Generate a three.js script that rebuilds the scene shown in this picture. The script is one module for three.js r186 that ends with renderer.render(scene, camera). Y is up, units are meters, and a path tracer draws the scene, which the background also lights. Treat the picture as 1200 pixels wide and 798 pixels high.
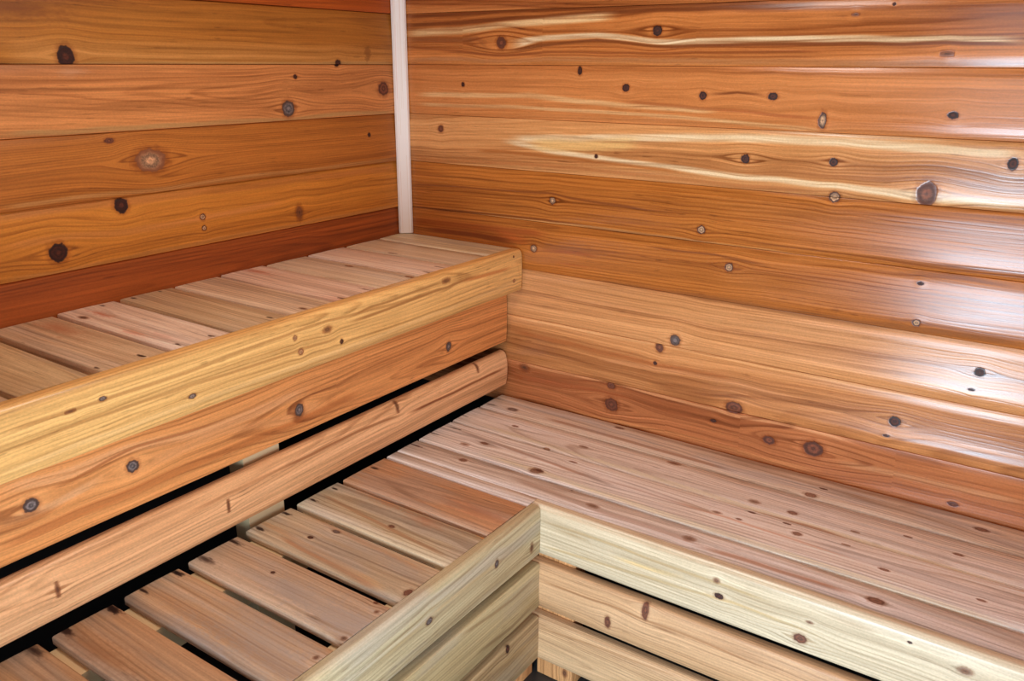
import * as THREE from 'three';
import { RectAreaLightUniformsLib } from 'three/addons/lights/RectAreaLightUniformsLib.js';
import { mergeGeometries, toCreasedNormals } from 'three/addons/utils/BufferGeometryUtils.js';

// ------------------------------------------------------------------ camera, sky, light, exposure
const scene = new THREE.Scene();
const EYE = 1.36, F = 985.8, YAW = 0.5989, PITCH = 0.3187, ROLL = 0.0043;
const eye = new THREE.Vector3(1.6418, EYE, 1.8478);
const level = new THREE.Vector3(-Math.sin(YAW), 0, -Math.cos(YAW));
const right0 = new THREE.Vector3(Math.cos(YAW), 0, -Math.sin(YAW));
const upY = new THREE.Vector3(0, 1, 0);
const ahead = level.clone().multiplyScalar(Math.cos(PITCH)).addScaledVector(upY, -Math.sin(PITCH));
const up0 = upY.clone().multiplyScalar(Math.cos(PITCH)).addScaledVector(level, Math.sin(PITCH));
const rightV = right0.clone().multiplyScalar(Math.cos(ROLL)).addScaledVector(up0, Math.sin(ROLL));
const upV = up0.clone().multiplyScalar(Math.cos(ROLL)).addScaledVector(right0, -Math.sin(ROLL));
const camera = new THREE.PerspectiveCamera(2 * Math.atan(399 / F) * 180 / Math.PI, 1200 / 798, 0.05, 100);
camera.position.copy(eye);
camera.quaternion.setFromRotationMatrix(new THREE.Matrix4().makeBasis(rightV, upV, ahead.clone().negate()));
scene.add(camera);

const renderer = new THREE.WebGLRenderer({ antialias: true });
renderer.toneMapping = THREE.LinearToneMapping;
renderer.toneMappingExposure = 0.50;
renderer.shadowMap.enabled = true;

scene.background = new THREE.Color(0.72, 0.86, 1.0);          // even overcast sky outside the open door
scene.backgroundIntensity = 5;

// the room: x to the right along the back wall, z along the left wall towards the door, metres
const ROOM_X = 2.25, ROOM_Z = 1.96, ROOM_H = 2.06;
const DOOR_X0 = 1.16, DOOR_X1 = 1.66, DOOR_H = 1.97;
RectAreaLightUniformsLib.init();
// daylight in the open doorway: the sky above the yard's horizon, the sunlit yard below it
function doorLight(name, y0, y1, color, intensity) {
  const l = new THREE.RectAreaLight(color, intensity, DOOR_X1 - DOOR_X0 - 0.02, y1 - y0);
  l.name = name; l.position.set((DOOR_X0 + DOOR_X1) / 2, (y0 + y1) / 2, ROOM_Z + 0.005); l.lookAt((DOOR_X0 + DOOR_X1) / 2, (y0 + y1) / 2, 0); scene.add(l);
}
doorLight('sky_through_door', 0.85, DOOR_H - 0.02, new THREE.Color(0.66, 0.84, 1.0), 2.8);
doorLight('yard_through_door', 0.03, 0.85, new THREE.Color(0.64, 0.83, 1.0), 54);
const ADDED_LAMP = { x: 0.90, z: 0.95, power: 62 };

// ------------------------------------------------------------------ helpers
const V = (x, y, z) => new THREE.Vector3(x, y, z);
function mulberry(a) { return () => { a |= 0; a = a + 0x6D2B79F5 | 0; let t = Math.imul(a ^ a >>> 15, 1 | a); t = t + Math.imul(t ^ t >>> 7, 61 | t) ^ t; return ((t ^ t >>> 14) >>> 0) / 4294967296; }; }
const perm = new Float32Array(65536); { const r = mulberry(77); for (let i = 0; i < 65536; i++) perm[i] = r() * 2 - 1; }
function n2(x, y) {                                            // smooth value noise, -1..1
  const xi = Math.floor(x), yi = Math.floor(y), fx = x - xi, fy = y - yi;
  const sx = fx * fx * (3 - 2 * fx), sy = fy * fy * (3 - 2 * fy);
  const x0 = xi & 255, x1 = xi + 1 & 255, r0 = (yi & 255) << 8, r1 = (yi + 1 & 255) << 8;
  const a = perm[r0 | x0], b = perm[r0 | x1], c = perm[r1 | x0], d = perm[r1 | x1];
  const p = a + (b - a) * sx, q = c + (d - c) * sx;
  return p + (q - p) * sy;
}
const sstep = (a, b, x) => { const t = Math.min(1, Math.max(0, (x - a) / (b - a))); return t * t * (3 - 2 * t); };

// a photo pixel seen on the plane through o with normal n: the point there and its depth
function onPlane(px, py, o, n) {
  const d = ahead.clone().addScaledVector(rightV, (px - 600) / F).addScaledVector(upV, (399 - py) / F);
  const t = o.clone().sub(eye).dot(n) / d.dot(n);
  return { p: eye.clone().addScaledVector(d, t), t };
}

// ------------------------------------------------------------------ wood: every visible board has its own strip of an atlas
const AW = 2048, AH = 2048, TU = 0.00112, TV = 0.00092, PAD = 0.018;
const atlases = [];
function newAtlas() { const a = { x: 0, y: 0, h: 0, color: new Uint8Array(AW * AH * 4), bump: new Uint8Array(AW * AH * 4), rough: new Uint8Array(AW * AH) }; atlases.push(a); return a; }
function room(L, W) {
  const w = Math.min(AW, Math.ceil(L / TU) + 2), h = Math.ceil((W + 2 * PAD) / TV) + 2;
  let a = atlases[atlases.length - 1] || newAtlas();
  if (a.x + w > AW) { a.y += a.h; a.x = 0; a.h = 0; }
  if (a.y + h > AH) a = newAtlas();
  const r = { a, x: a.x, y: a.y, w, h, L, W };
  a.x += w; a.h = Math.max(a.h, h);
  return r;
}
const KNOT = {                                                  // body, rim
  dark: [[84, 38, 20], [36, 14, 7]], ring: [[206, 160, 118], [58, 28, 15]], red: [[126, 68, 44], [72, 34, 20]],
  pale: [[205, 150, 105], [128, 74, 42]], grey: [[132, 116, 110], [74, 52, 42]], stain: [[112, 66, 40], [96, 56, 36]],
};
function paintWood(r, o) {
  const { a, L, W } = r, s = o.seed * 17.37, rnd = mulberry(o.seed * 7919 + 5);
  const base = o.base, late = o.late ?? 0.17, band = o.band ?? 0.13, fiber = o.fiber ?? 0.06, sp = o.spacing ?? 0.0065;
  const vc0 = W / 2 + (o.vc ?? (rnd() - 0.5) * 0.16), d0 = o.pith ?? 0.02 + rnd() * 0.05, wav = o.wave ?? 1;
  const rough0 = o.rough ?? 0.46, grey = o.grey ?? 0;
  const knots = o.knots || [], streaks = o.streaks || [], marks = o.marks || [];
  const dk = o.dark || [0.60, 0.47, 0.36], lt = o.light || [1.16, 1.24, 1.36];
  for (let j = 0; j < r.h; j++) {
    const v = (j + 0.5) / r.h * (W + 2 * PAD) - PAD;
    for (let i = 0; i < r.w; i++) {
      const u = (i + 0.5) / r.w * L;
      let w = v + wav * (0.007 * n2(u * 1.7 + s, v * 9 + s) + 0.0022 * n2(u * 6 + s, v * 22));
      let halo = 0, mound = 0, tail = 0, near = 0, inside = null, q = 9, ki = 0;
      for (let k = 0; k < knots.length; k++) {
        const K = knots[k], dx = u - K.u, dy = v - K.v, R = K.r;
        if (Math.abs(dx) > R * 9) continue;
        { const tx = dx / (R * 3.2), ty = dy / (R * 0.55); tail += K.tail * Math.exp(-tx * tx - ty * ty); }
        const ex = dx / (R * 3.0 * K.flow), g = Math.exp(-ex * ex);
        w -= dy / (Math.abs(dy) + 0.5 * R) * R * 1.15 * K.flow * g * Math.exp(-Math.abs(dy) / (R * 3.2));
        near = Math.max(near, g * Math.exp(-dy * dy / (R * R * 9)) * K.flow);
        const hx = dx / (R * 2.6), hy = dy / (R * 1.5);
        mound += Math.exp(-(dx * dx + dy * dy) / (R * R * 4.5));
        halo += K.halo * Math.exp(-hx * hx - hy * hy);
        if (Math.abs(dx) < R * 2.2 && Math.abs(dy) < R * 2.2) {
          const wob = 1 + 0.10 * n2(dx / R * 2.3 + k * 9.7, dy / R * 2.3 + s) + 0.06 * n2(dx / R * 5 + k, dy / R * 5);
          const qq = Math.hypot(dx / (R * K.ax), dy / (R * K.ay)) * wob;
          if (qq < q) { q = qq; inside = K; ki = k; }
        }
      }
      const vc = vc0 + 0.05 * n2(u * 0.55 + s, 3.3), d = d0 + 0.03 * n2(u * 1.1, s + 8.8);
      const R0 = Math.sqrt((w - vc) * (w - vc) + d * d), rho = R0 / sp + 0.22 * n2(u * 9, v * 60 + s);
      const fr = rho - Math.floor(rho), ridge = n2(Math.floor(rho) * 1.7, s + 2.2);
      const lateT = (fr < 0.86 ? sstep(0.42, 0.86, fr) : 1 - sstep(0.86, 1, fr)) * (0.55 + 0.45 * ridge);
      const bandT = 0.62 * n2(rho * 0.31, s) + 0.38 * n2(rho * 0.83, s + 5);
      const fib = 0.34 * n2(u * 16, w * 800 + s) + 0.36 * n2(u * 4, w * 360 + s) + 0.42 * n2(u * 1.1 + s, w * 150 + s);
      const fleck = sstep(0.62, 0.95, n2(u * 26 + s, w * 520)) * sstep(-0.2, 0.5, n2(u * 5, v * 40 + s));
      const blotch = n2(u * 3.1 + s, v * 14) * 0.6 + n2(u * 9 + s, v * 30 + 7) * 0.4;
      let t = band * 2.2 * bandT - late * 2.0 * lateT + fiber * 3.4 * fib - 0.22 * fleck + (o.blotch ?? 0.07) * 2 * blotch + halo * 0.45 - tail * 0.5 - near * 0.5 * (lateT - 0.3);
      let mixes = null;
      for (const S of streaks) {
        const P = S.pts; if (u < P[0][0] - 0.02 || u > P[P.length - 1][0] + 0.02) continue;
        let m = 0; while (m < P.length - 2 && u > P[m + 1][0]) m++;
        const f = Math.min(1, Math.max(0, (u - P[m][0]) / (P[m + 1][0] - P[m][0]))), sv = P[m][1] + (P[m + 1][1] - P[m][1]) * f;
        const e = (v + 0.35 * (w - v) + 0.0016 * n2(u * 14, s + v * 30) - sv) / S.hw;
        const ends = Math.min(sstep(P[0][0] - 0.02, P[0][0] + S.fade, u), 1 - sstep(P[P.length - 1][0] - S.fade, P[P.length - 1][0] + 0.02, u));
        const wt = ends * (Math.abs(e) > 2.2 ? 0 : Math.exp(-e * e * e * e)) * S.a * (1 + 0.5 * fib - 0.35 * lateT);
        if (wt > 0.01) (mixes ||= []).push(wt, S.c);
      }
      t = Math.max(-1.15, Math.min(1.0, t));
      let cr, cg, cb;
      if (t < 0) { cr = base[0] * (1 + (dk[0] - 1) * -t); cg = base[1] * (1 + (dk[1] - 1) * -t); cb = base[2] * (1 + (dk[2] - 1) * -t); }
      else { cr = base[0] * (1 + (lt[0] - 1) * t); cg = base[1] * (1 + (lt[1] - 1) * t); cb = base[2] * (1 + (lt[2] - 1) * t); }
      if (mixes) for (let m = 0; m < mixes.length; m += 2) { const k = Math.min(1, mixes[m]), c = mixes[m + 1]; cr += (c[0] - cr) * k; cg += (c[1] - cg) * k; cb += (c[2] - cb) * k; }
      { const f = 1 + 0.10 * fib - 0.07 * lateT - 0.10 * fleck + 0.035 * n2(u * 420, v * 700 + s); cr *= f; cg *= f - 0.02 * lateT; cb *= f - 0.03 * lateT; }
      if (grey) {                                               // weathered, grey-bloomed wood in streaky patches
        const gk = grey * sstep(-0.1, 0.75, n2(u * 4 + s, v * 26 + 3) + 0.45 * n2(u * 14, v * 90 + s));
        const m = (cr + cg + cb) / 3; cr += (m * 1.05 - cr) * gk; cg += (m * 1.0 - cg) * gk; cb += (m * 0.97 - cb) * gk;
      }
      let hgt = 0.42 + 0.11 * fib - 0.13 * lateT + 0.10 * blotch + 0.30 * Math.min(1, mound), rg = rough0 + 0.07 * blotch - 0.05 * lateT + 0.05 * fib;
      for (const M of marks) {                                  // nail stains, pitch patches: small spots drawn out along the grain
        const dx = (u - M.u) / M.ru, dy = (v - M.v) / M.rv; if (dx * dx + dy * dy > 5) continue;
        const e = Math.hypot(dx, dy) * (1 + 0.35 * n2(u * 160 + s, v * 420) + 0.25 * n2(u * 40, v * 160 + s));
        const k = M.a * (M.ru > 0.025 ? Math.exp(-e * e * 1.3) * (0.75 + 0.5 * fib) : 1 - sstep(0.4, 1.3, e)); cr += (M.c[0] - cr) * k; cg += (M.c[1] - cg) * k; cb += (M.c[2] - cb) * k;
      }
      if (inside && q < 1.9) {
        const [body, rim] = KNOT[inside.kind];
        const out = (1 - sstep(0.95, 1.8, q)) * 0.30;           // darker reddish wood hugging the knot
        cr *= 1 - out * 0.55; cg *= 1 - out * 0.8; cb *= 1 - out * 0.95;
        const inn = (1 - sstep(inside.kind === 'stain' ? 0.35 : 0.82, 1.1, q)) * (inside.kind === 'stain' ? 0.75 : inside.kind === 'red' ? 0.85 : 1) * inside.soft;
        const rings = 0.86 + 0.20 * Math.sin(q * 9 + ki) + 0.16 * n2(u * 500, v * 500 + s);
        const rm = sstep(inside.kind === 'ring' ? 0.66 : 0.5, 0.92, q) * (1 - sstep(1.0, 1.14, q));
        if (inn > 0) { cr += (body[0] * rings - cr) * inn; cg += (body[1] * rings - cg) * inn; cb += (body[2] * rings - cb) * inn; }
        const rk = rm * inside.soft * (inside.kind === 'stain' ? 0.2 : inside.kind === 'red' ? 0.55 : 0.85); cr += (rim[0] - cr) * rk; cg += (rim[1] - cg) * rk; cb += (rim[2] - cb) * rk;
        hgt -= 0.25 * rm; rg += 0.4 * inn;
      }
      const at = ((r.y + j) * AW + r.x + i) * 4;
      a.color[at] = Math.max(0, Math.min(255, cr)); a.color[at + 1] = Math.max(0, Math.min(255, cg)); a.color[at + 2] = Math.max(0, Math.min(255, cb)); a.color[at + 3] = 255;
      a.bump[at] = a.bump[at + 1] = a.bump[at + 2] = Math.max(0, Math.min(255, hgt * 255)); a.bump[at + 3] = 255;
      const ah = ((r.y + j >> 1) * (AW >> 1) + (r.x + i >> 1)) * 4; a.rough[ah + 1] = Math.max(40, Math.min(255, rg * 255)); a.rough[ah + 3] = 255;
    }
  }
}
function atlasMaterial(a) {
  if (a.material) return a.material;
  const tex = (data, srgb, k = 1) => { const t = new THREE.DataTexture(data, AW / k, AH / k, THREE.RGBAFormat, THREE.UnsignedByteType); t.magFilter = THREE.LinearFilter; t.minFilter = THREE.LinearFilter; if (srgb) t.colorSpace = THREE.SRGBColorSpace; t.needsUpdate = true; return t; };
  a.material = new THREE.MeshPhysicalMaterial({ map: tex(a.color, true), bumpMap: tex(a.bump), bumpScale: 0.0009, roughnessMap: tex(a.rough, false, 2), roughness: 1, metalness: 0, ior: 1.5 });
  a.material.name = 'cedar_wood';
  return a.material;
}

// ------------------------------------------------------------------ a board: length along local x, width along y, face at z = 0 (crowned), back at z = -T
function boardGeometry(L, W, T, rad, crown, rect, o = {}) {
  const prof = [];                                              // y, z, v (metres round the section, 0..W on the face)
  const arc = 4, rb = o.radBottom ?? rad, rt = o.radTop ?? rad, qb = Math.PI / 2 * rb, qt = Math.PI / 2 * rt;
  const hump = (y) => crown * (1 - ((y - W / 2) / (W / 2)) ** 2);
  prof.push([0, -T, -(T - rb) - qb + rb]);
  for (let i = 0; i <= arc; i++) { const t = i / arc * Math.PI / 2; prof.push([rb - rb * Math.cos(t), -rb + rb * Math.sin(t), rb - qb * (1 - i / arc)]); }
  for (const f of [0.2, 0.4, 0.6, 0.8]) { const y = rb + (W - rb - rt) * f; prof.push([y, hump(y), y]); }
  for (let i = 0; i <= arc; i++) { const t = i / arc * Math.PI / 2; prof.push([W - rt + rt * Math.sin(t), -rt + rt * Math.cos(t), W - rt + qt * i / arc]); }
  prof.push([W, -T, W - rt + qt + (T - rt)]);
  const n = prof.length, segs = o.segs ?? Math.max(1, Math.round(L / 0.25)), pos = [], uv = [], idx = [];
  const U = (x) => (rect.x + 0.5 + Math.min(1, Math.max(0, x / rect.L)) * (rect.w - 1)) / AW;
  const Vv = (v) => (rect.y + 0.5 + Math.min(1, Math.max(0, (v + PAD) / (rect.W + 2 * PAD))) * (rect.h - 1)) / AH;
  const seed = o.seed ?? 1, bow = o.bow ?? 0.0012;
  for (let k = 0; k <= segs; k++) {
    const x = L * k / segs, dz = bow * n2(x * 2.6 + seed * 3.1, seed), dt = (o.tilt ?? 0) + 0.010 * n2(x * 1.9, seed * 5.3);
    for (const [y, z, v] of prof) { const front = z > -T + 1e-6; pos.push(x, y, front ? z + dz + dt * (y - W / 2) : z); uv.push(U(x), Vv(v)); }
  }
  for (let k = 0; k < segs; k++) for (let i = 0; i < n; i++) {
    const j = (i + 1) % n, a = k * n + i, b = k * n + j, c = (k + 1) * n + i, d = (k + 1) * n + j;
    if (i === n - 1 && o.noBack) continue;
    idx.push(a, c, b, b, c, d);
  }
  let g = new THREE.BufferGeometry();
  g.setAttribute('position', new THREE.Float32BufferAttribute(pos, 3)); g.setAttribute('uv', new THREE.Float32BufferAttribute(uv, 2)); g.setIndex(idx);
  g = g.toNonIndexed();
  const cap = (k, flip) => {                                    // end grain
    const P = [], Q = [], c = k * n, cy = [L * k / segs, W / 2, -T / 2];
    for (let i = 0; i < n; i++) { const j = (i + 1) % n; for (const m of flip ? [j, i] : [i, j]) { P.push(pos[(c + m) * 3], pos[(c + m) * 3 + 1], pos[(c + m) * 3 + 2]); Q.push(U(cy[0] - (k ? 1 : -1) * Math.abs(pos[(c + m) * 3 + 2])), Vv(pos[(c + m) * 3 + 1])); } P.push(...cy); Q.push(U(cy[0]), Vv(W / 2)); }
    const e = new THREE.BufferGeometry(); e.setAttribute('position', new THREE.Float32BufferAttribute(P, 3)); e.setAttribute('uv', new THREE.Float32BufferAttribute(Q, 2)); return e;
  };
  g = mergeGeometries([g, cap(0, false), cap(segs, true)]);
  return toCreasedNormals(g, 0.75);
}
const X = V(1, 0, 0), Y = V(0, 1, 0), Z = V(0, 0, 1), NX = V(-1, 0, 0), NZ = V(0, 0, -1);
const AXES = { back: [X, Y, Z], left: [NZ, Y, X], top: [X, NZ, Y], front: [NX, Y, NZ], right: [Z, Y, NX] };
let serial = 0;
// lists of marks per group of boards, in photo pixels; each goes to the boards that it falls on
const marksOf = {};
function board(parent, name, face, origin, L, W, T, style, o = {}) {
  const [ax, ay, az] = AXES[face], seed = o.seed ?? ++serial;
  let rect = o.rect;
  if (!rect) {
    rect = room(L, W);
    const m = marksOf[o.group] || {}, knots = [], streaks = [], marks = [];
    const loc = (px, py) => { const h = onPlane(px, py, origin, az), q = h.p.clone().sub(origin); return { u: q.dot(ax), v: q.dot(ay), t: h.t }; };
    for (const [px, py, r, kind, ax2 = 1, ay2 = 1, flow = 1, halo = 0.25] of m.knots || []) {
      const l = loc(px, py), R = r * l.t / F;
      if (l.u > -0.02 && l.u < L + 0.02 && l.v > -R * 0.6 && l.v < W + R * 0.6) knots.push({ u: l.u, v: l.v, r: R * (m.size ?? 1), tail: m.tail ?? 0.5, soft: m.soft ?? 1, kind, ax: ax2, ay: ay2, flow, halo });
    }
    for (const [pts, hw, c, al = 1, fade = 0.05] of m.streaks || []) {
      const P = pts.map(([x, y]) => loc(x, y)), mid = P[Math.floor(P.length / 2)];
      if (mid.v > -0.002 && mid.v < W + 0.002) streaks.push({ pts: P.map((p) => [p.u, p.v]).sort((p, q) => p[0] - q[0]), hw: hw * mid.t / F, c, a: al, fade });
    }
    for (const [px, py, ru, rv, c, al = 0.9] of m.spots || []) {
      const l = loc(px, py); if (l.u > -0.02 && l.u < L + 0.02 && l.v > 0 && l.v < W) marks.push({ u: l.u, v: l.v, ru, rv, c, a: al });
    }
    for (const k of o.ownMarks || []) marks.push(k);
    paintWood(rect, { ...style, seed, knots, streaks, marks });
  }
  const mesh = new THREE.Mesh(boardGeometry(L, W, T, o.rad ?? 0.0025, o.crown ?? 0.0012, rect, { ...o, seed }), atlasMaterial(rect.a));
  mesh.name = name; mesh.castShadow = mesh.receiveShadow = true;
  mesh.matrixAutoUpdate = true;
  mesh.quaternion.setFromRotationMatrix(new THREE.Matrix4().makeBasis(ax, ay, az)); mesh.position.copy(origin);
  parent.add(mesh); mesh.userData.rect = undefined;
  return Object.assign(mesh, { strip: rect });
}
function group(name, userData) { const g = new THREE.Group(); g.name = name; g.userData = userData; scene.add(g); return g; }
function slab(parent, name, x0, x1, y0, y1, z0, z1, material) {
  const m = new THREE.Mesh(new THREE.BoxGeometry(x1 - x0, y1 - y0, z1 - z0), material);
  m.position.set((x0 + x1) / 2, (y0 + y1) / 2, (z0 + z1) / 2); m.name = name; m.castShadow = m.receiveShadow = true; parent.add(m); return m;
}
const plain = (r, g, b, rough = 0.8) => new THREE.MeshStandardMaterial({ color: new THREE.Color().setRGB(r, g, b, THREE.SRGBColorSpace), roughness: rough });
const backing = plain(0.36, 0.22, 0.13), gapShade = plain(0.07, 0.065, 0.06, 0.6), concrete = plain(0.20, 0.19, 0.18, 0.6), rawTimber = plain(0.90, 0.79, 0.60, 0.8);  // near-black wall backing: shade behind the bench gaps, put into the colour

// ------------------------------------------------------------------ what is where in the photograph (pixels)
const PALE = [236, 196, 138], CREAM = [240, 214, 168], DARKLINE = [112, 58, 28], RUST = [150, 70, 30], OLIVE = [150, 128, 84], NAIL = [44, 24, 16], GREYB = [168, 156, 148];
marksOf.left = { size: 0.95,
  knots: [[76, 66, 11, 'dark', 0.9, 1.1, 1, 0.1], [395, 74, 4, 'dark'], [337, 127, 9, 'grey', 1, 1, 1.2, 0.6], [449, 104, 7.5, 'red', 1.1, 1, 1.5], [346, 90, 2.6, 'dark'],
    [176, 188, 13.5, 'pale', 1.45, 0.95, 1.4, 0.5], [128, 165, 4, 'red', 1.4, 0.8], [432, 158, 2.4, 'dark'], [143, 241, 8.5, 'dark'], [68, 296, 11, 'dark', 1, 1, 1.3], [237, 254, 3.6, 'ring'], [238.5, 267, 3, 'ring'], [350, 249, 6, 'stain', 0.9, 1.4]],
  spots: [[15, 8, 0.09, 0.018, [96, 44, 20], 0.6], [430, 62, 0.012, 0.02, [120, 70, 30], 0.5], [85, 84, 0.03, 0.008, [206, 160, 130], 0.5]],
  streaks: [[[[0, 68], [460, 69]], 14, [200, 140, 76], 0.55], [[[0, 255], [462, 196]], 3.5, [196, 122, 62], 0.6], [[[0, 158], [461, 130]], 2.2, [178, 138, 84], 0.65], [[[0, 75.5], [460, 74]], 2, [186, 146, 90], 0.6],
    [[[0, 243], [462, 186]], 2, [190, 140, 84], 0.6], [[[0, 329], [463, 240]], 2, [196, 136, 76], 0.6], [[[0, 290], [200, 262], [330, 236]], 4, [204, 132, 70], 0.5]],
};
marksOf.back = { size: 0.9,
  knots: [[588, 50, 7, 'red', 1, 1, 2.2, 0.9], [771, 36, 6, 'dark', 1, 1, 2.0, 0.6], [1003, 17, 3, 'stain', 1.6, 0.7], [1110, 63, 4, 'stain', 2.6, 0.9], [543, 99, 2.6, 'dark'], [680, 83, 4.4, 'dark', 0.7, 1.1],
    [734, 103, 4.6, 'dark', 1, 1, 1.4, 0.6], [824, 112, 4.8, 'dark', 1, 1, 1.3, 0.5], [906, 113, 4.8, 'dark', 1.25, 0.9, 1.5, 0.5], [964, 141, 7.5, 'ring', 0.65, 1.25, 0.8], [1117, 135, 5, 'dark', 1.2, 0.9, 1.3, 0.7],
    [517, 151, 4.2, 'red'], [699, 183, 2.4, 'dark'], [874, 186, 5.2, 'dark', 1, 1, 2, 0.5], [977, 190, 5, 'dark', 1, 1, 1.5, 0.4], [1187, 192, 7, 'dark', 0.9, 1.1, 1.2, 0.2], [1086, 227, 13, 'red', 0.9, 1.15, 1.1, 0.4],
    [648, 235, 4.5, 'ring', 1, 1, 1.2], [822, 269, 5.2, 'ring', 1, 1, 1.2], [978, 231, 6.5, 'ring'], [626, 291, 4.6, 'ring'], [855, 313, 5.2, 'ring', 1, 1, 1.6], [1074, 378, 4.6, 'ring'], [1079, 332, 2.8, 'dark', 1.4, 0.8],
    [791, 399, 6.8, 'grey', 1, 1, 1.2, 0.5], [773, 407, 6.5, 'red', 0.8, 1], [767, 426, 2.4, 'dark'], [1148, 437, 6, 'dark', 1, 1, 1.4], [1138, 457, 2.6, 'dark', 1.6, 0.7], [860, 478, 9, 'red', 1.2, 0.8],
    [1048, 495, 6.6, 'dark', 1, 1, 1.8, 0.6], [1038, 511, 2.4, 'dark', 1.6, 0.7], [715, 475, 8.5, 'red', 1.05, 1, 2.0, 0.7], [716, 452, 5, 'red'], [614, 431, 4.5, 'stain', 1.4, 1], [952, 527, 11, 'red', 1.1, 0.9, 2.2, 0.7], [900, 517, 6, 'red', 1.3, 0.9],
    [835, 494, 2.6, 'dark', 1.4, 0.8], [1116, 592, 4, 'red', 1.5, 0.8], [726, 502, 4, 'dark', 2, 0.7], [1048, 5, 2, 'dark']],
  streaks: [
    [[[476, 20], [590, 14], [760, 8], [900, 2]], 2.6, DARKLINE, 0.7], [[[476, 31], [560, 27], [700, 16], [960, 6]], 2.6, DARKLINE, 0.75], [[[476, 41], [560, 36], [640, 26], [720, 20]], 4.5, PALE, 0.85], [[[476, 47], [560, 48], [572, 54]], 2.4, [130, 72, 38], 0.6],
    [[[600, 53], [640, 46], [700, 43], [800, 50], [950, 46], [1200, 49]], 3.6, CREAM, 0.85], [[[600, 58], [700, 49], [790, 55], [960, 51.5], [1200, 53]], 1.8, [128, 70, 36], 0.85], [[[480, 70], [800, 71], [1200, 76]], 3, [164, 112, 72], 0.5],
    [[[520, 62], [720, 63], [960, 61]], 1.4, [138, 74, 36], 0.6], [[[620, 66], [960, 67]], 1.2, [138, 74, 36], 0.5], [[[480, 56], [580, 63], [640, 64]], 1.3, [138, 74, 36], 0.5],
    [[[490, 110], [620, 112], [720, 122], [840, 130]], 3, PALE, 0.6], [[[490, 121], [610, 125], [760, 134], [960, 152]], 2.2, PALE, 0.6], [[[730, 118], [840, 128], [960, 138]], 2, [166, 92, 48], 0.6], [[[832, 111], [864, 109], [896, 113]], 1.4, DARKLINE, 0.8],
    [[[600, 164], [700, 163], [850, 162], [1000, 168], [1200, 184]], 5, CREAM, 0.8], [[[590, 166], [640, 176], [700, 186], [800, 199], [960, 217], [1200, 243]], 3.6, CREAM, 0.8], [[[620, 170], [700, 172], [750, 168]], 7, [240, 196, 122], 0.7],
    [[[480, 186], [640, 194], [800, 211], [960, 226]], 2.4, [176, 106, 56], 0.6], [[[560, 176], [700, 189], [800, 203]], 2, [170, 96, 42], 0.6], [[[860, 150], [960, 157], [1100, 165]], 2.2, PALE, 0.6],
    [[[480, 215], [640, 226], [760, 246]], 1.4, DARKLINE, 0.6], [[[480, 242], [640, 257], [730, 272], [840, 284]], 1.6, [118, 62, 30], 0.8], [[[480, 245], [640, 260], [800, 280], [960, 302], [1200, 340]], 2.2, [206, 150, 92], 0.7],
    [[[480, 258], [560, 266], [640, 276]], 4, [150, 70, 30], 0.6], [[[580, 272], [600, 278], [620, 284]], 5, [186, 84, 36], 0.6], [[[500, 268], [560, 275], [600, 283]], 3, [120, 52, 24], 0.7], [[[760, 290], [840, 300], [900, 312]], 1.4, DARKLINE, 0.6], [[[640, 292], [680, 296], [700, 300]], 1.6, RUST, 0.7],
    [[[700, 330], [800, 345], [960, 372], [1200, 402]], 4, [126, 74, 40], 0.5],
    [[[616, 322], [700, 331], [840, 356], [960, 380], [1200, 418]], 2.4, [224, 156, 98], 0.7], [[[610, 345], [720, 358], [840, 384], [960, 404]], 2, [216, 150, 96], 0.6], [[[610, 360], [760, 384], [960, 428], [1200, 470]], 1.8, [228, 164, 104], 0.6],
    [[[604, 372], [800, 409], [960, 442], [1200, 494]], 2.2, [230, 170, 112], 0.7], [[[602, 388], [720, 416], [860, 446]], 3, [168, 92, 46], 0.55], [[[700, 420], [800, 436], [940, 470]], 3, [214, 148, 98], 0.5],
    [[[602, 424], [720, 450], [860, 486], [1000, 520]], 2.6, [226, 160, 108], 0.7], [[[610, 470], [720, 492], [800, 512], [900, 538], [960, 550]], 2.6, [222, 150, 92], 0.75], [[[604, 466], [720, 496], [760, 506]], 2, [112, 56, 26], 0.7], [[[600, 440], [680, 456], [740, 470]], 3, [176, 96, 54], 0.5],
    [[[980, 540], [1060, 560], [1200, 592]], 4, [224, 166, 116], 0.6]],
  spots: [[486, 90, 0.03, 0.05, [188, 106, 52], 0.3], [1060, 458, 0.05, 0.006, [220, 170, 130], 0.4], [670, 310, 0.05, 0.003, [150, 60, 20], 0.5], [770, 340, 0.03, 0.003, [190, 96, 30], 0.7]],
};
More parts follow.
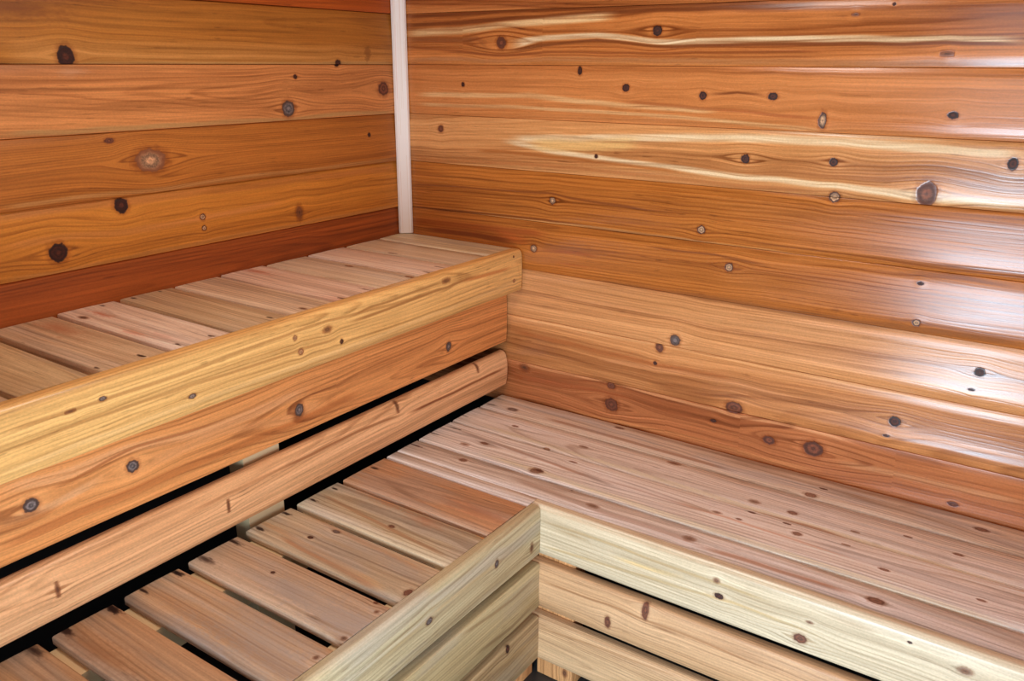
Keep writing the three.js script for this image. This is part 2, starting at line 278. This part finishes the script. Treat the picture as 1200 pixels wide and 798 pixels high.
marksOf.fascia_upper = { size: 0.8, soft: 0.85,
  knots: [[400, 400, 3.6, 'dark', 0.9, 1], [383, 386, 6, 'stain', 1.3, 0.8], [352, 412, 4.4, 'pale'], [120, 467, 3.6, 'grey', 1.5, 0.9], [225, 464, 4, 'grey', 1.4, 0.9], [523, 329, 5, 'stain', 1.8, 0.7], [602, 329, 2.4, 'pale'], [602, 301, 1.6, 'dark'], [345, 396, 3.6, 'pale'], [82, 482, 4, 'stain', 2.2, 0.6]],
  streaks: [[[[0, 555], [120, 511], [240, 469], [400, 410], [610, 328]], 3, [238, 190, 122], 0.75], [[[0, 508], [120, 470], [220, 437], [360, 384], [500, 345]], 2.2, [176, 122, 66], 0.6], [[[0, 530], [150, 477], [300, 428], [400, 395]], 2, [182, 126, 68], 0.55],
    [[[410, 378], [480, 352], [560, 322]], 1.6, [156, 102, 52], 0.7], [[[410, 372], [430, 362], [520, 330]], 1.4, [156, 102, 52], 0.7], [[[540, 330], [600, 314]], 2, [176, 96, 44], 0.5], [[[606, 310], [611, 338]], 3, [196, 96, 36], 0.5]],
};
marksOf.riser_mid = { size: 0.85,
  knots: [[525, 406, 5.6, 'grey', 0.9, 1.1, 1.4, 0.4], [350, 480, 8, 'grey', 0.9, 1.1, 2.0, 1.1], [155, 546, 8.5, 'grey', 1, 1, 2.0, 1.1], [36, 592, 9.5, 'grey', 1.05, 1, 1.8, 1.1]],
  streaks: [[[[0, 575], [60, 562], [150, 528], [240, 505], [360, 458]], 7, [232, 168, 112], 0.75], [[[0, 612], [60, 590], [120, 560]], 5, [234, 178, 128], 0.6], [[[170, 545], [260, 505], [330, 490], [380, 470]], 5, [226, 158, 100], 0.6], [[[60, 575], [160, 525], [260, 492]], 2, [150, 78, 36], 0.5], [[[0, 640], [150, 576], [300, 512], [420, 460]], 5, [170, 88, 38], 0.45]],
};
marksOf.riser_low = {
  knots: [[466, 476, 4, 'stain', 0.6, 2.2], [560, 430, 3.4, 'stain', 0.6, 2.2], [266, 592, 4, 'stain', 0.5, 3], [66, 690, 5, 'stain', 0.5, 2.4], [333, 529, 3, 'stain', 0.6, 1.6]],
  streaks: [[[[480, 482], [530, 460], [590, 430]], 1.6, [128, 70, 36], 0.8], [[[220, 600], [330, 548], [420, 505], [470, 484]], 1.6, [140, 82, 44], 0.7], [[[60, 676], [160, 628], [260, 580], [340, 545]], 5, [232, 172, 118], 0.6], [[[0, 712], [100, 664], [200, 622]], 3, [230, 176, 124], 0.5], [[[0, 672], [120, 622], [200, 588]], 2, [150, 92, 54], 0.5], [[[30, 745], [60, 700], [66, 672]], 3, [222, 176, 130], 0.4]],
};
marksOf.slat_back = { size: 0.82, soft: 0.55, tail: 0.9,
  knots: [[601, 480, 5, 'grey', 1.5, 0.8], [604, 500, 3, 'red', 1.6, 0.8], [568, 520, 4, 'red', 1.5, 0.8], [628, 552, 7, 'red', 1.2, 1], [545, 521, 4, 'stain', 1.6, 0.8], [543, 540, 4.5, 'red', 1.2, 0.9], [641, 526, 3, 'pale', 1.4, 0.8], [684, 524, 3.4, 'stain', 2, 0.8], [726, 502, 4, 'red', 1.6, 0.7],
    [672, 542, 3, 'stain', 2, 0.7], [695, 593, 5.5, 'stain', 1.5, 0.8], [790, 543, 5, 'stain', 1.7, 0.8], [808, 631, 6, 'stain', 1.3, 1], [840, 601, 4, 'stain', 1.4, 0.8], [866, 609, 3, 'red', 1.3, 0.8], [884, 588, 5, 'stain', 1.3, 0.9], [881, 601, 2.6, 'dark', 2, 0.7], [929, 601, 4.6, 'red', 1.4, 0.9],
    [922, 614, 2.8, 'dark', 2.2, 0.7], [934, 626, 5, 'red', 1.2, 1], [950, 580, 6, 'red', 1.3, 0.9], [965, 573, 3, 'dark', 1.8, 0.7], [991, 639, 3, 'stain', 2.4, 0.7], [1027, 704, 7.5, 'red', 1.5, 0.9], [1036, 668, 4, 'red', 1.8, 0.7], [1123, 650, 4, 'red', 1.6, 0.7], [1150, 704, 3.6, 'red', 1.6, 0.7], [1195, 777, 7, 'red', 1.6, 0.9],
    [1150, 621, 5.5, 'red', 1.6, 0.9], [1002, 623, 3, 'stain', 2.2, 0.7], [1064, 629, 3, 'red', 2, 0.7]],
  streaks: [[[[560, 530], [632, 553.5], [760, 597], [1000, 675], [1200, 740]], 5.5, [230, 214, 178], 0.7, 0.1], [[[560, 497], [644, 522.5], [800, 570], [1000, 630.5], [1200, 692]], 4.6, [226, 206, 168], 0.65, 0.1], [[[820, 640], [900, 664], [1000, 696]], 4, [160, 100, 66], 0.5], [[[880, 598], [960, 620], [1060, 655]], 4, [164, 98, 64], 0.5],
    [[[960, 640], [1100, 681], [1200, 714]], 5.5, [222, 214, 206], 0.7], [[[900, 590], [1060, 640], [1200, 678]], 3.5, [214, 204, 196], 0.6], [[[1000, 690], [1100, 722], [1200, 752]], 3.5, [206, 198, 190], 0.6], [[[980, 605], [1100, 640], [1200, 664]], 3.5, [208, 198, 190], 0.6], [[[540, 505], [620, 534], [720, 570]], 3, [150, 92, 60], 0.45], [[[640, 490], [760, 524], [860, 552]], 3.5, [150, 92, 60], 0.5], [[[600, 560], [700, 597], [820, 636]], 5, [156, 116, 92], 0.4], [[[700, 560], [860, 610], [1000, 655]], 2.4, [222, 172, 140], 0.6]],  // the pale greys towards the right end paint in daylight sheen
  spots: [[508, 508, 0.022, 0.002, NAIL], [533, 502, 0.024, 0.0022, NAIL], [545, 488, 0.014, 0.0016, NAIL], [486, 522, 0.024, 0.003, [70, 30, 20]], [470, 534, 0.026, 0.0024, NAIL], [632, 552, 0.012, 0.006, [90, 50, 34], 0.8], [706, 517, 0.012, 0.002, NAIL, 0.7], [580, 466, 0.03, 0.008, [70, 50, 34], 0.6], [575, 474, 0.02, 0.004, [60, 40, 30], 0.6],
    [670, 575, 0.004, 0.002, NAIL], [675, 574, 0.01, 0.002, NAIL, 0.6]],
};
marksOf.slat_low = { size: 0.8, soft: 0.8,
  knots: [[364, 630, 4, 'dark', 1.1, 0.8], [320, 671, 3.4, 'dark', 1, 0.8], [394, 623, 4.4, 'grey', 1.4, 0.8], [459, 617, 4, 'red', 1.3, 0.8], [440, 706, 3.4, 'red', 1, 0.8], [478, 694, 6, 'red', 0.9, 1.2], [593, 748, 4, 'grey'], [402, 678, 4, 'grey', 1.2, 0.8], [403, 748, 4, 'stain'], [370, 771, 4, 'stain'], [441, 717, 3.4, 'stain'], [575, 628, 3, 'dark', 1.6, 0.7]],
  spots: [[438, 549, 0.012, 0.003, NAIL], [392, 573, 0.010, 0.003, NAIL], [367, 586, 0.010, 0.003, NAIL], [336, 602, 0.016, 0.0042, NAIL], [305, 620, 0.016, 0.004, NAIL], [274, 635, 0.020, 0.004, NAIL], [242, 656, 0.026, 0.0065, NAIL, 1], [208, 672, 0.020, 0.006, NAIL, 1], [169, 693, 0.018, 0.004, NAIL], [132, 713, 0.022, 0.008, NAIL, 1], [78, 739, 0.020, 0.007, NAIL, 1], [40, 762, 0.03, 0.009, NAIL, 1],
    [560, 600, 0.09, 0.02, [168, 96, 64], 0.5], [455, 588, 0.07, 0.014, [206, 108, 48], 0.7], [500, 610, 0.05, 0.02, [190, 98, 54], 0.5], [568, 631, 0.02, 0.004, [226, 140, 50], 0.8],
    [350, 695, 0.10, 0.03, GREYB, 0.7], [410, 730, 0.10, 0.04, GREYB, 0.75], [230, 748, 0.07, 0.014, GREYB, 0.7], [300, 745, 0.13, 0.04, GREYB, 0.65], [470, 660, 0.07, 0.012, GREYB, 0.6], [430, 650, 0.08, 0.014, [176, 160, 142], 0.5], [540, 650, 0.05, 0.02, [184, 160, 136], 0.4], [110, 760, 0.10, 0.02, [120, 72, 40], 0.5], [330, 780, 0.14, 0.04, GREYB, 0.5]],
  streaks: [[[[360, 600], [420, 632], [500, 672]], 4, [214, 160, 108], 0.55, 0.03], [[[305, 610], [380, 650], [450, 690]], 4, [216, 162, 106], 0.55, 0.03], [[[330, 630], [400, 668], [440, 690]], 4, [170, 108, 66], 0.5, 0.03], [[[380, 580], [460, 620], [520, 650]], 3, [168, 112, 70], 0.5, 0.03]],
};
marksOf.slat_up = {
  knots: [[409, 312, 3.4, 'pale', 1.6, 0.7], [480, 325, 4, 'pale', 1.6, 0.7], [355, 362, 4, 'stain', 1.4, 0.7], [98, 372, 5, 'stain', 1.6, 0.8]],
  spots: [[113, 431, 0.006, 0.003, NAIL, 0.7], [165, 417, 0.009, 0.004, NAIL], [208, 403, 0.009, 0.003, NAIL], [246, 393, 0.010, 0.003, NAIL], [316, 372, 0.010, 0.003, NAIL], [399, 349, 0.010, 0.003, NAIL], [427, 339, 0.018, 0.003, [90, 50, 30], 0.8], [120, 358, 0.008, 0.003, NAIL, 0.8], [157, 350, 0.008, 0.004, NAIL, 0.7], [188, 342, 0.008, 0.004, NAIL, 0.6], [500, 319, 0.02, 0.003, [100, 60, 36], 0.7], [515, 313, 0.02, 0.003, [90, 50, 30], 0.6], [460, 297, 0.016, 0.004, [96, 56, 32], 0.7],
    [70, 385, 0.08, 0.02, [168, 84, 46], 0.55], [120, 368, 0.04, 0.008, [190, 84, 46], 0.7], [160, 390, 0.04, 0.008, [206, 112, 74], 0.55], [300, 318, 0.05, 0.012, [190, 70, 36], 0.6], [84, 376, 0.012, 0.010, [170, 70, 34], 0.6], [400, 352, 0.06, 0.02, [206, 128, 100], 0.4], [190, 394, 0.04, 0.012, [222, 160, 136], 0.45]],
};
marksOf.fascia_right = { size: 0.85,
  knots: [[840, 680, 3.6, 'stain', 1.2, 1], [843, 698, 5, 'dark', 1.2, 0.8, 1.2], [938, 748, 7.5, 'red', 1.1, 0.9, 1.5, 0.6], [949, 729, 3, 'stain', 1.5, 0.7], [1131, 786, 6, 'stain', 1.4, 0.9], [1066, 753, 2.2, 'dark', 1.3, 0.8]],
  streaks: [[[[636, 612], [700, 632], [800, 668], [900, 704]], 1.8, [180, 146, 94], 0.6], [[[636, 640], [720, 665], [860, 706], [960, 745]], 2, [186, 150, 96], 0.5], [[[650, 620], [690, 634], [694, 642]], 1.4, [170, 132, 84], 0.6], [[[720, 652], [760, 666], [800, 676]], 3, [232, 190, 120], 0.5]],
};
marksOf.fascia_left = {
  knots: [[582, 661, 4.4, 'grey', 0.8, 1.1], [623, 642, 4.6, 'stain', 0.7, 1.3], [503, 728, 4.4, 'grey', 1.2, 0.9], [595, 761, 4.6, 'dark', 0.7, 1.1]],
  streaks: [[[[440, 778], [520, 708], [600, 645]], 3, [204, 172, 120], 0.5], [[[560, 765], [600, 734], [626, 708]], 2.6, [110, 82, 50], 0.6], [[[540, 745], [600, 703], [628, 676]], 2, [130, 98, 60], 0.5], [[[580, 785], [610, 760], [628, 745]], 2.4, [196, 160, 108], 0.5]],
};
marksOf.riser_right = {
  knots: [[713, 728, 5, 'red', 0.7, 1.5], [757, 715, 6.5, 'red', 0.6, 1.7, 1, 0.5]],
  streaks: [[[[636, 680], [700, 704], [800, 742], [900, 784]], 1.4, [150, 100, 60], 0.6], [[[760, 730], [800, 746]], 1.4, [120, 74, 40], 0.7], [[[636, 735], [720, 766], [800, 796]], 1.4, [160, 112, 70], 0.5]],
};

// ------------------------------------------------------------------ walls
const JOINTS = [1.875, 1.745, 1.615, 1.485, 1.355, 1.225, 1.095, 0.965, 0.8325, 0.6975, 0.565, 0.4345, 0.304, 0.174, 0.044];
const STRUCT = () => ({ kind: 'structure' });
const wallLeft = group('wall_left', { ...STRUCT(), label: 'cedar board wall behind the upper bench', category: 'wall' });
const wallBack = group('wall_back', { ...STRUCT(), label: 'knotty cedar board wall behind the end of the benches', category: 'wall' });
slab(wallLeft, 'backing', -0.12, -0.02, 0, ROOM_H, -0.12, ROOM_Z + 0.12, gapShade);
slab(wallBack, 'backing', -0.018, ROOM_X + 0.018, 0, ROOM_H, -0.12, -0.02, gapShade);
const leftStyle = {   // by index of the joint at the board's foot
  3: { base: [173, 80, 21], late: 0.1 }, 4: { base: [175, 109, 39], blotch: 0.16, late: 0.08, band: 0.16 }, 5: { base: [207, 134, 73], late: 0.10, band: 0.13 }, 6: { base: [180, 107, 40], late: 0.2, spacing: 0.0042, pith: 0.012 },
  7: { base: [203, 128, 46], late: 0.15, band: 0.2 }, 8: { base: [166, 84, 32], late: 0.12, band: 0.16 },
};
const backStyle = {
  3: { base: [198, 120, 60], late: 0.2, band: 0.32, spacing: 0.008 }, 4: { base: [200, 122, 60], late: 0.22, band: 0.32, spacing: 0.007, pith: 0.03 }, 5: { base: [196, 120, 62], late: 0.10, band: 0.34, spacing: 0.006 }, 6: { base: [213, 147, 86], late: 0.10, band: 0.32, spacing: 0.007 },
  7: { base: [184, 109, 44], late: 0.2, band: 0.15, fiber: 0.08, spacing: 0.009, pith: 0.015 }, 8: { base: [182, 107, 44], late: 0.24, band: 0.16, fiber: 0.08, spacing: 0.008, pith: 0.012 },
  9: { base: [206, 142, 86], late: 0.1, band: 0.22 }, 10: { base: [202, 136, 80], late: 0.1, band: 0.28 }, 11: { base: [187, 114, 67], late: 0.12, band: 0.28 },
};
const CUP = { 7: 0.0012, 8: 0.0022, 9: -0.0036, 10: -0.0046, 11: -0.0078 };   // how far the back wall's boards have cupped or crowned across their width
let spareL, spareB;
for (let k = 0; k < JOINTS.length; k++) {
  const y0 = JOINTS[k], y1 = k ? JOINTS[k - 1] : ROOM_H - 0.004, W = y1 - y0 - 0.0007;
  const seenL = leftStyle[k], seenB = backStyle[k];
  const opt = { group: 'left', rad: 0.0024, crown: 0.0014, tilt: -0.036 + (k * 37 % 7 - 3) * 0.003, radBottom: 0.0014, seed: 100 + k };
  if (k > 11) continue;                                       // boards stop under the benches; near-black backing paints in the gap shade
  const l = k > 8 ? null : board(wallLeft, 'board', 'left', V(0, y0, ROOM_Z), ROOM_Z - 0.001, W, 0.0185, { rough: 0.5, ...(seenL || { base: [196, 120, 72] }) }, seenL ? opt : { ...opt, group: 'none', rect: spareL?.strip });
  if (l && !spareL) spareL = l;
  const optB = { group: 'back', rad: 0.0016, crown: CUP[k] ?? 0.0012, tilt: (k * 53 % 7 - 3) * 0.003, seed: 200 + k, bow: 0.0007 };
  const b = board(wallBack, 'board', 'back', V(0, y0, 0), ROOM_X, W, 0.0185, { rough: 0.25, ...(seenB || { base: [200, 132, 84] }) }, seenB ? optB : { ...optB, group: 'none', rect: spareB?.strip });
  if (!spareB) spareB = b;
}
// pale strip in the corner, standing on the upper bench
{
  const s = new THREE.Shape(); const w = 0.033, c = 0.012;
  s.moveTo(0.0045, 0.0045); s.lineTo(w, 0.0045); s.lineTo(w, c); s.lineTo(c, w); s.lineTo(0.0045, w); s.closePath();
  const h = ROOM_H - 0.892, g = new THREE.ExtrudeGeometry(s, { depth: h, bevelEnabled: false, steps: 1 });
  g.rotateX(-Math.PI / 2); g.scale(1, 1, -1);
  const idx = g.getIndex(); if (!idx) { const p = g.attributes.position; for (let i = 0; i < p.count; i += 3) for (const at of [g.attributes.position, g.attributes.uv]) for (let q = 0; q < at.itemSize; q++) { const t = at.array[i * at.itemSize + q]; at.array[i * at.itemSize + q] = at.array[(i + 1) * at.itemSize + q]; at.array[(i + 1) * at.itemSize + q] = t; } g.computeVertexNormals(); }
  const t = document.createElement('canvas'); t.width = 64; t.height = 512; const x = t.getContext('2d'); const r = mulberry(4);
  x.fillStyle = 'rgb(253,245,234)'; x.fillRect(0, 0, 64, 512);
  for (let i = 0; i < 60; i++) { x.fillStyle = `rgba(${190 + r() * 40 | 0},${150 + r() * 40 | 0},${110 + r() * 40 | 0},0.25)`; x.fillRect(r() * 64, r() * 512, 1, 40 + r() * 200); }
  const ct = new THREE.CanvasTexture(t); ct.colorSpace = THREE.SRGBColorSpace; ct.wrapS = ct.wrapT = THREE.RepeatWrapping; ct.repeat.set(24, 1);
  const m = new THREE.Mesh(g, new THREE.MeshStandardMaterial({ map: ct, roughness: 0.6 }));
  m.name = 'trim_1'; m.position.set(0, 0.889, 0); m.userData = { ...STRUCT(), label: 'pale upright wooden strip covering the corner between the two walls', category: 'trim' }; m.castShadow = m.receiveShadow = true; scene.add(m);
}
// the sides of the room behind the camera, with the open doorway
const wallRight = group('wall_right', { ...STRUCT(), label: 'cedar board wall facing the upper bench', category: 'wall' });
slab(wallRight, 'backing', ROOM_X + 0.02, ROOM_X + 0.12, 0, ROOM_H, -0.12, ROOM_Z + 0.12, backing);
const wallFront = group('wall_front', { ...STRUCT(), label: 'cedar board wall with the open doorway', category: 'wall' });
slab(wallFront, 'backing', -0.018, DOOR_X0, 0, ROOM_H, ROOM_Z + 0.02, ROOM_Z + 0.12, backing);
slab(wallFront, 'backing', DOOR_X1, ROOM_X + 0.018, 0, ROOM_H, ROOM_Z + 0.02, ROOM_Z + 0.12, backing);
slab(wallFront, 'backing', DOOR_X0, DOOR_X1, DOOR_H, ROOM_H, ROOM_Z + 0.02, ROOM_Z + 0.12, backing);
for (let k = 0; k < JOINTS.length; k++) {
  const y0 = JOINTS[k], y1 = k ? JOINTS[k - 1] : ROOM_H - 0.004, W = y1 - y0 - 0.0016;
  board(wallRight, 'board', 'right', V(ROOM_X, y0, 0), ROOM_Z, W, 0.0185, {}, { rect: spareL.strip, seed: 300 + k });
  const o = { rect: spareB.strip, seed: 400 + k };
  board(wallFront, 'board', 'front', V(DOOR_X0, y0, ROOM_Z), DOOR_X0, W, 0.0185, {}, o);
  if (y0 > DOOR_H - 0.1) { const yy = Math.max(y0, DOOR_H); board(wallFront, 'board', 'front', V(DOOR_X1, yy, ROOM_Z), DOOR_X1 - DOOR_X0 - 0.002, y1 - yy - 0.0016, 0.0185, {}, o); }
  board(wallFront, 'board', 'front', V(ROOM_X, y0, ROOM_Z), ROOM_X - DOOR_X1 - 0.002, W, 0.0185, {}, o);
}
const floor = group('floor', { ...STRUCT(), label: 'dark concrete floor below the benches', category: 'floor' }); slab(floor, 'floor_slab', -0.12, ROOM_X + 0.12, -0.1, 0, -0.12, ROOM_Z + 0.12, concrete);
const ceiling = group('ceiling', { ...STRUCT(), label: 'cedar board ceiling above the benches', category: 'ceiling' });
slab(ceiling, 'backing', -0.12, ROOM_X + 0.12, ROOM_H + 0.02, ROOM_H + 0.12, -0.12, ROOM_Z + 0.12, backing);
for (let z = 0; z < 15; z++) {
  const b = board(ceiling, 'board', 'top', V(0, ROOM_H, z * 0.1305), ROOM_X, 0.129, 0.0185, {}, { rect: spareB.strip, seed: 500 + z });
  b.quaternion.setFromRotationMatrix(new THREE.Matrix4().makeBasis(X, Z, V(0, -1, 0)));
}
const yard = group('ground', { ...STRUCT(), label: 'pale ground outside the open doorway', category: 'ground' }); slab(yard, 'ground_slab', -12, 14, -0.2, -0.1, ROOM_Z + 0.12, 26, plain(0.62, 0.60, 0.55, 0.9));

// round opal ceiling lamp, unseen, added to brighten the bench tops
{
  const lamp = group('added_ceiling_lamp', { label: 'added round opal lamp on the cedar ceiling', category: 'lamp' });
  lamp.position.set(ADDED_LAMP.x, ROOM_H, ADDED_LAMP.z);
  const base = new THREE.Mesh(new THREE.LatheGeometry([[0, -0.002], [0.165, -0.002], [0.172, -0.01], [0.172, -0.03], [0.162, -0.034], [0.0, -0.034]].map(([x, y]) => new THREE.Vector2(x, y)), 40), plain(0.9, 0.9, 0.88, 0.5));
  base.name = 'added_lamp_base';
  const glass = new THREE.Mesh(new THREE.LatheGeometry([[0.158, -0.035], [0.150, -0.055], [0.11, -0.072], [0.05, -0.08], [0, -0.081]].map(([x, y]) => new THREE.Vector2(x, y)), 40), new THREE.MeshStandardMaterial({ color: 0xf4f0e8, emissive: 0xfff4e4, emissiveIntensity: 1.2, roughness: 0.4 }));
  glass.name = 'added_lamp_shade'; lamp.add(base, glass);
  const l = new THREE.RectAreaLight(new THREE.Color(1.0, 0.96, 0.91), ADDED_LAMP.power, 0.28, 0.28);
  l.name = 'added_lamp_light'; l.position.set(ADDED_LAMP.x, ROOM_H - 0.084, ADDED_LAMP.z); l.lookAt(ADDED_LAMP.x, 0, ADDED_LAMP.z); scene.add(l);
}
// ------------------------------------------------------------------ upper bench
const UP = 0.8865, LOW = 0.4552;
const upper = group('upper_bench', { label: 'upper cedar sauna bench with short crosswise slats and a deep honey-coloured front board', category: 'bench' });
const SLAT_T = 0.021, SLAT_LOW = 0.0145;
const upEdges = [0.116, 0.252, 0.388, 0.522, 0.655, 0.776, 0.91, 1.042, 1.172, 1.306, 1.44, 1.573, 1.706, 1.84];
const upGaps = [0, 0.007, 0.008, 0.006, 0.009, 0.007, 0.010, 0.011, 0.008, 0.020, 0.01, 0.008, 0.008, 0.008];
const upBase = [[238, 216, 170], [227, 199, 159], [240, 207, 175], [231, 204, 167], [244, 210, 180], [236, 207, 170], [219, 188, 144], [244, 216, 186], [219, 186, 144], [215, 183, 134], [207, 172, 129]];
let spareU, spareS;
upEdges.forEach((e, i) => {
  const lo = i ? upEdges[i - 1] + upGaps[i] : 0.005, W = e - lo, dy = [0, -0.001, 0.0005, -0.0005, 0.001, -0.001, 0, 0.001, -0.0015, 0.001, 0][i] ?? 0;
  const style = { base: upBase[i] || upBase[10], late: 0.12, band: 0.15, rough: 0.5, grey: 0.2, blotch: 0.1, dark: [0.68, 0.58, 0.50], spacing: 0.008 };
  const nails = [];
  const s = board(upper, 'slat', 'top', V(0.004 + (i * 29 % 5) * 0.0015, UP + dy, e), 0.3795 - (i * 29 % 5) * 0.0015, W, SLAT_T, style, { group: 'slat_up', rad: 0.003, crown: 0.0006, seed: 600 + i, ownMarks: nails, segs: 1, ...(i > 10 ? { rect: spareU.strip } : {}) });
  spareU = s;
});
board(upper, 'front_board', 'left', V(0.416, UP - 0.1115, ROOM_Z - 0.004), ROOM_Z - 0.011, 0.112, 0.031, { base: [239, 187, 113], late: 0.14, band: 0.14, spacing: 0.007, pith: 0.02, vc: 0.02, rough: 0.36, light: [1.1, 1.15, 1.25], dark: [0.7, 0.6, 0.48] }, { group: 'fascia_upper', rad: 0.014, radBottom: 0.005, seed: 701, crown: 0.001 });
board(upper, 'riser_board', 'left', V(0.365, 0.618, ROOM_Z - 0.004), ROOM_Z - 0.009, 0.142, 0.02, { base: [227, 152, 86], late: 0.14, band: 0.2, spacing: 0.006, rough: 0.48 }, { group: 'riser_mid', rad: 0.004, seed: 702, crown: 0.002 });
board(upper, 'riser_board', 'left', V(0.365, 0.4835, ROOM_Z - 0.004), ROOM_Z - 0.009, 0.106, 0.022, { base: [240, 184, 130], late: 0.08, band: 0.16, rough: 0.4 }, { group: 'riser_low', rad: 0.012, radTop: 0.019, seed: 703, crown: 0.004 });
for (const z of [0.795, 1.62]) slab(upper, 'post', 0.285, 0.331, 0.001, UP - SLAT_T - 0.002, z, z + 0.092, rawTimber);
slab(upper, 'rail', 0.335, 0.3835, 0.775, UP - SLAT_T - 0.002, 0.01, ROOM_Z - 0.006, rawTimber);
slab(upper, 'rail', 0.004, 0.042, 0.775, UP - SLAT_T - 0.002, 0.01, ROOM_Z - 0.006, rawTimber);

// ------------------------------------------------------------------ lower bench, L-shaped: along the back wall and in front of the upper bench
const lower = group('lower_bench', { label: 'low L-shaped cedar sauna bench with gapped weathered slats and stacked front boards', category: 'bench' });
const XF = 0.79, ZF = 0.487;
const lowEdges = [0.114, 0.2385, 0.3775, 0.498, 0.645, 0.778, 0.914, 1.05, 1.182, 1.312, 1.445, 1.578, 1.711, 1.844];
const lowBase = [[228, 204, 178], [236, 220, 204], [240, 226, 212], [232, 218, 204], [205, 154, 112], [211, 193, 157], [207, 185, 151], [200, 170, 138], [200, 162, 122], [188, 146, 106], [182, 142, 102]];
const lowGap = [0, 0.007, 0.006, 0.005, 0.006, 0.010, 0.016, 0.020, 0.020, 0.021, 0.020, 0.020, 0.020, 0.020];
lowEdges.forEach((e, i) => {
  const lo = i ? lowEdges[i - 1] + lowGap[i] : 0.005, long = i < 4, x0 = 0.352 + (i * 31 % 5) * 0.0012;
  let W = e - lo;
  const style = { base: lowBase[i] || lowBase[10], late: long ? 0.16 : 0.14, band: long ? 0.16 : 0.18, rough: long ? 0.5 : 0.58, grey: long ? 0.6 : 0.36, blotch: 0.1, dark: [0.66, 0.56, 0.49], spacing: long ? 0.007 : 0.0075, pith: 0.05 };
  const len = long ? ROOM_X - 0.006 - x0 : XF - 0.0255 - x0;
  const opt = { group: long ? 'slat_back' : 'slat_low', rad: 0.0035, crown: 0.0008, seed: 800 + i, ...(i > 10 ? { rect: spareS.strip } : {}), ...(long ? {} : { segs: 1 }) };
  if (i === 3) {                                              // the board at the front edge is notched round the corner of the front boards
    const s = board(lower, 'slat', 'top', V(x0, LOW, ZF - 0.0265), len, ZF - 0.0265 - lo, SLAT_LOW, style, opt);
    const wide = e - (ZF - 0.0268), tongue = boardGeometry(XF - 0.0255 - x0, wide, SLAT_LOW, 0.003, 0.0002, s.strip, { seed: 803, segs: 1, bow: 0, radTop: 0.0004 });
    tongue.translate(0, -wide, 0); s.geometry = mergeGeometries([s.geometry, tongue]);
  } else { const s = board(lower, 'slat', 'top', V(x0, LOW + ((i * 17 % 5) - 2) * 0.0004, e), len, W, SLAT_LOW, style, opt); if (!long) spareS = s; }
});
const heights = [[LOW - 0.1175, 0.118], [0.2015, 0.114], [0.0635, 0.1145]];
heights.forEach(([y, W], i) => {
  const sR = [{ base: [215, 193, 159], late: 0.12, band: 0.12, light: [1.08, 1.1, 1.16], dark: [0.74, 0.66, 0.54], rough: 0.36 }, { base: [200, 154, 110], late: 0.1, band: 0.12, rough: 0.5 }, { base: [206, 164, 120], late: 0.16, band: 0.12, spacing: 0.004, rough: 0.5 }][i];
  const sL = [{ base: [196, 177, 136], late: 0.12, band: 0.14, grey: 0.35 }, { base: [183, 159, 114], late: 0.12, band: 0.2, grey: 0.25 }, { base: [176, 147, 106], late: 0.14, band: 0.2, grey: 0.2 }][i];
  board(lower, 'front_board', 'back', V(XF - 0.0245, y, ZF), ROOM_X - 0.004 - XF + 0.0245, W, 0.024, sR, { group: i ? 'riser_right' : 'fascia_right', rad: 0.005, radTop: i === 2 ? 0.012 : i ? 0.006 : 0.012, seed: 901 + i, crown: i === 1 ? 0.004 : 0.0015 });
  board(lower, 'front_board', 'left', V(XF, y - (i ? 0.001 : 0), ROOM_Z - 0.004), ROOM_Z - 0.004 - ZF - 0.001, W, 0.024, { ...sL, rough: 0.42 }, { group: 'fascia_left', rad: 0.005, radTop: i ? 0.004 : 0.011, seed: 911 + i, crown: 0.001 });
});
const postWood = room(0.46, 0.13); paintWood(postWood, { base: [206, 146, 92], seed: 951, late: 0.2, spacing: 0.004, knots: [{ u: 0.03, v: 0.02, r: 0.006, tail: 0, soft: 1, kind: 'stain', ax: 1.5, ay: 1, flow: 1, halo: 0 }], streaks: [], marks: [] });
function post(x0, z0, wx, wz) {                               // upright timber, grain vertical
  const g = boardGeometry(LOW - SLAT_LOW - 0.004, wx, wz, 0.002, 0, postWood, { segs: 1, bow: 0 });
  const m = new THREE.Mesh(g, atlasMaterial(postWood.a)); m.name = 'post'; m.castShadow = m.receiveShadow = true;
  m.quaternion.setFromRotationMatrix(new THREE.Matrix4().makeBasis(Y, NX, Z)); m.position.set(x0 + wx, 0.001, z0 + wz); lower.add(m);
}
post(0.770, 0.418, 0.095, 0.043); post(0.716, 0.47, 0.046, 0.07);
post(1.86, 0.418, 0.09, 0.043); post(0.716, 1.15, 0.046, 0.09); post(0.716, 1.8, 0.046, 0.09);
slab(lower, 'rail', 0.368, 0.462, LOW - 0.075, LOW - SLAT_LOW - 0.003, 0.52, ROOM_Z - 0.02, rawTimber);
slab(lower, 'rail', 0.734, 0.7645, LOW - 0.07, LOW - SLAT_LOW - 0.003, 0.56, 1.14, rawTimber);
slab(lower, 'rail', 0.48, ROOM_X - 0.02, LOW - 0.075, LOW - SLAT_LOW - 0.003, 0.006, 0.05, rawTimber);

renderer.render(scene, camera);
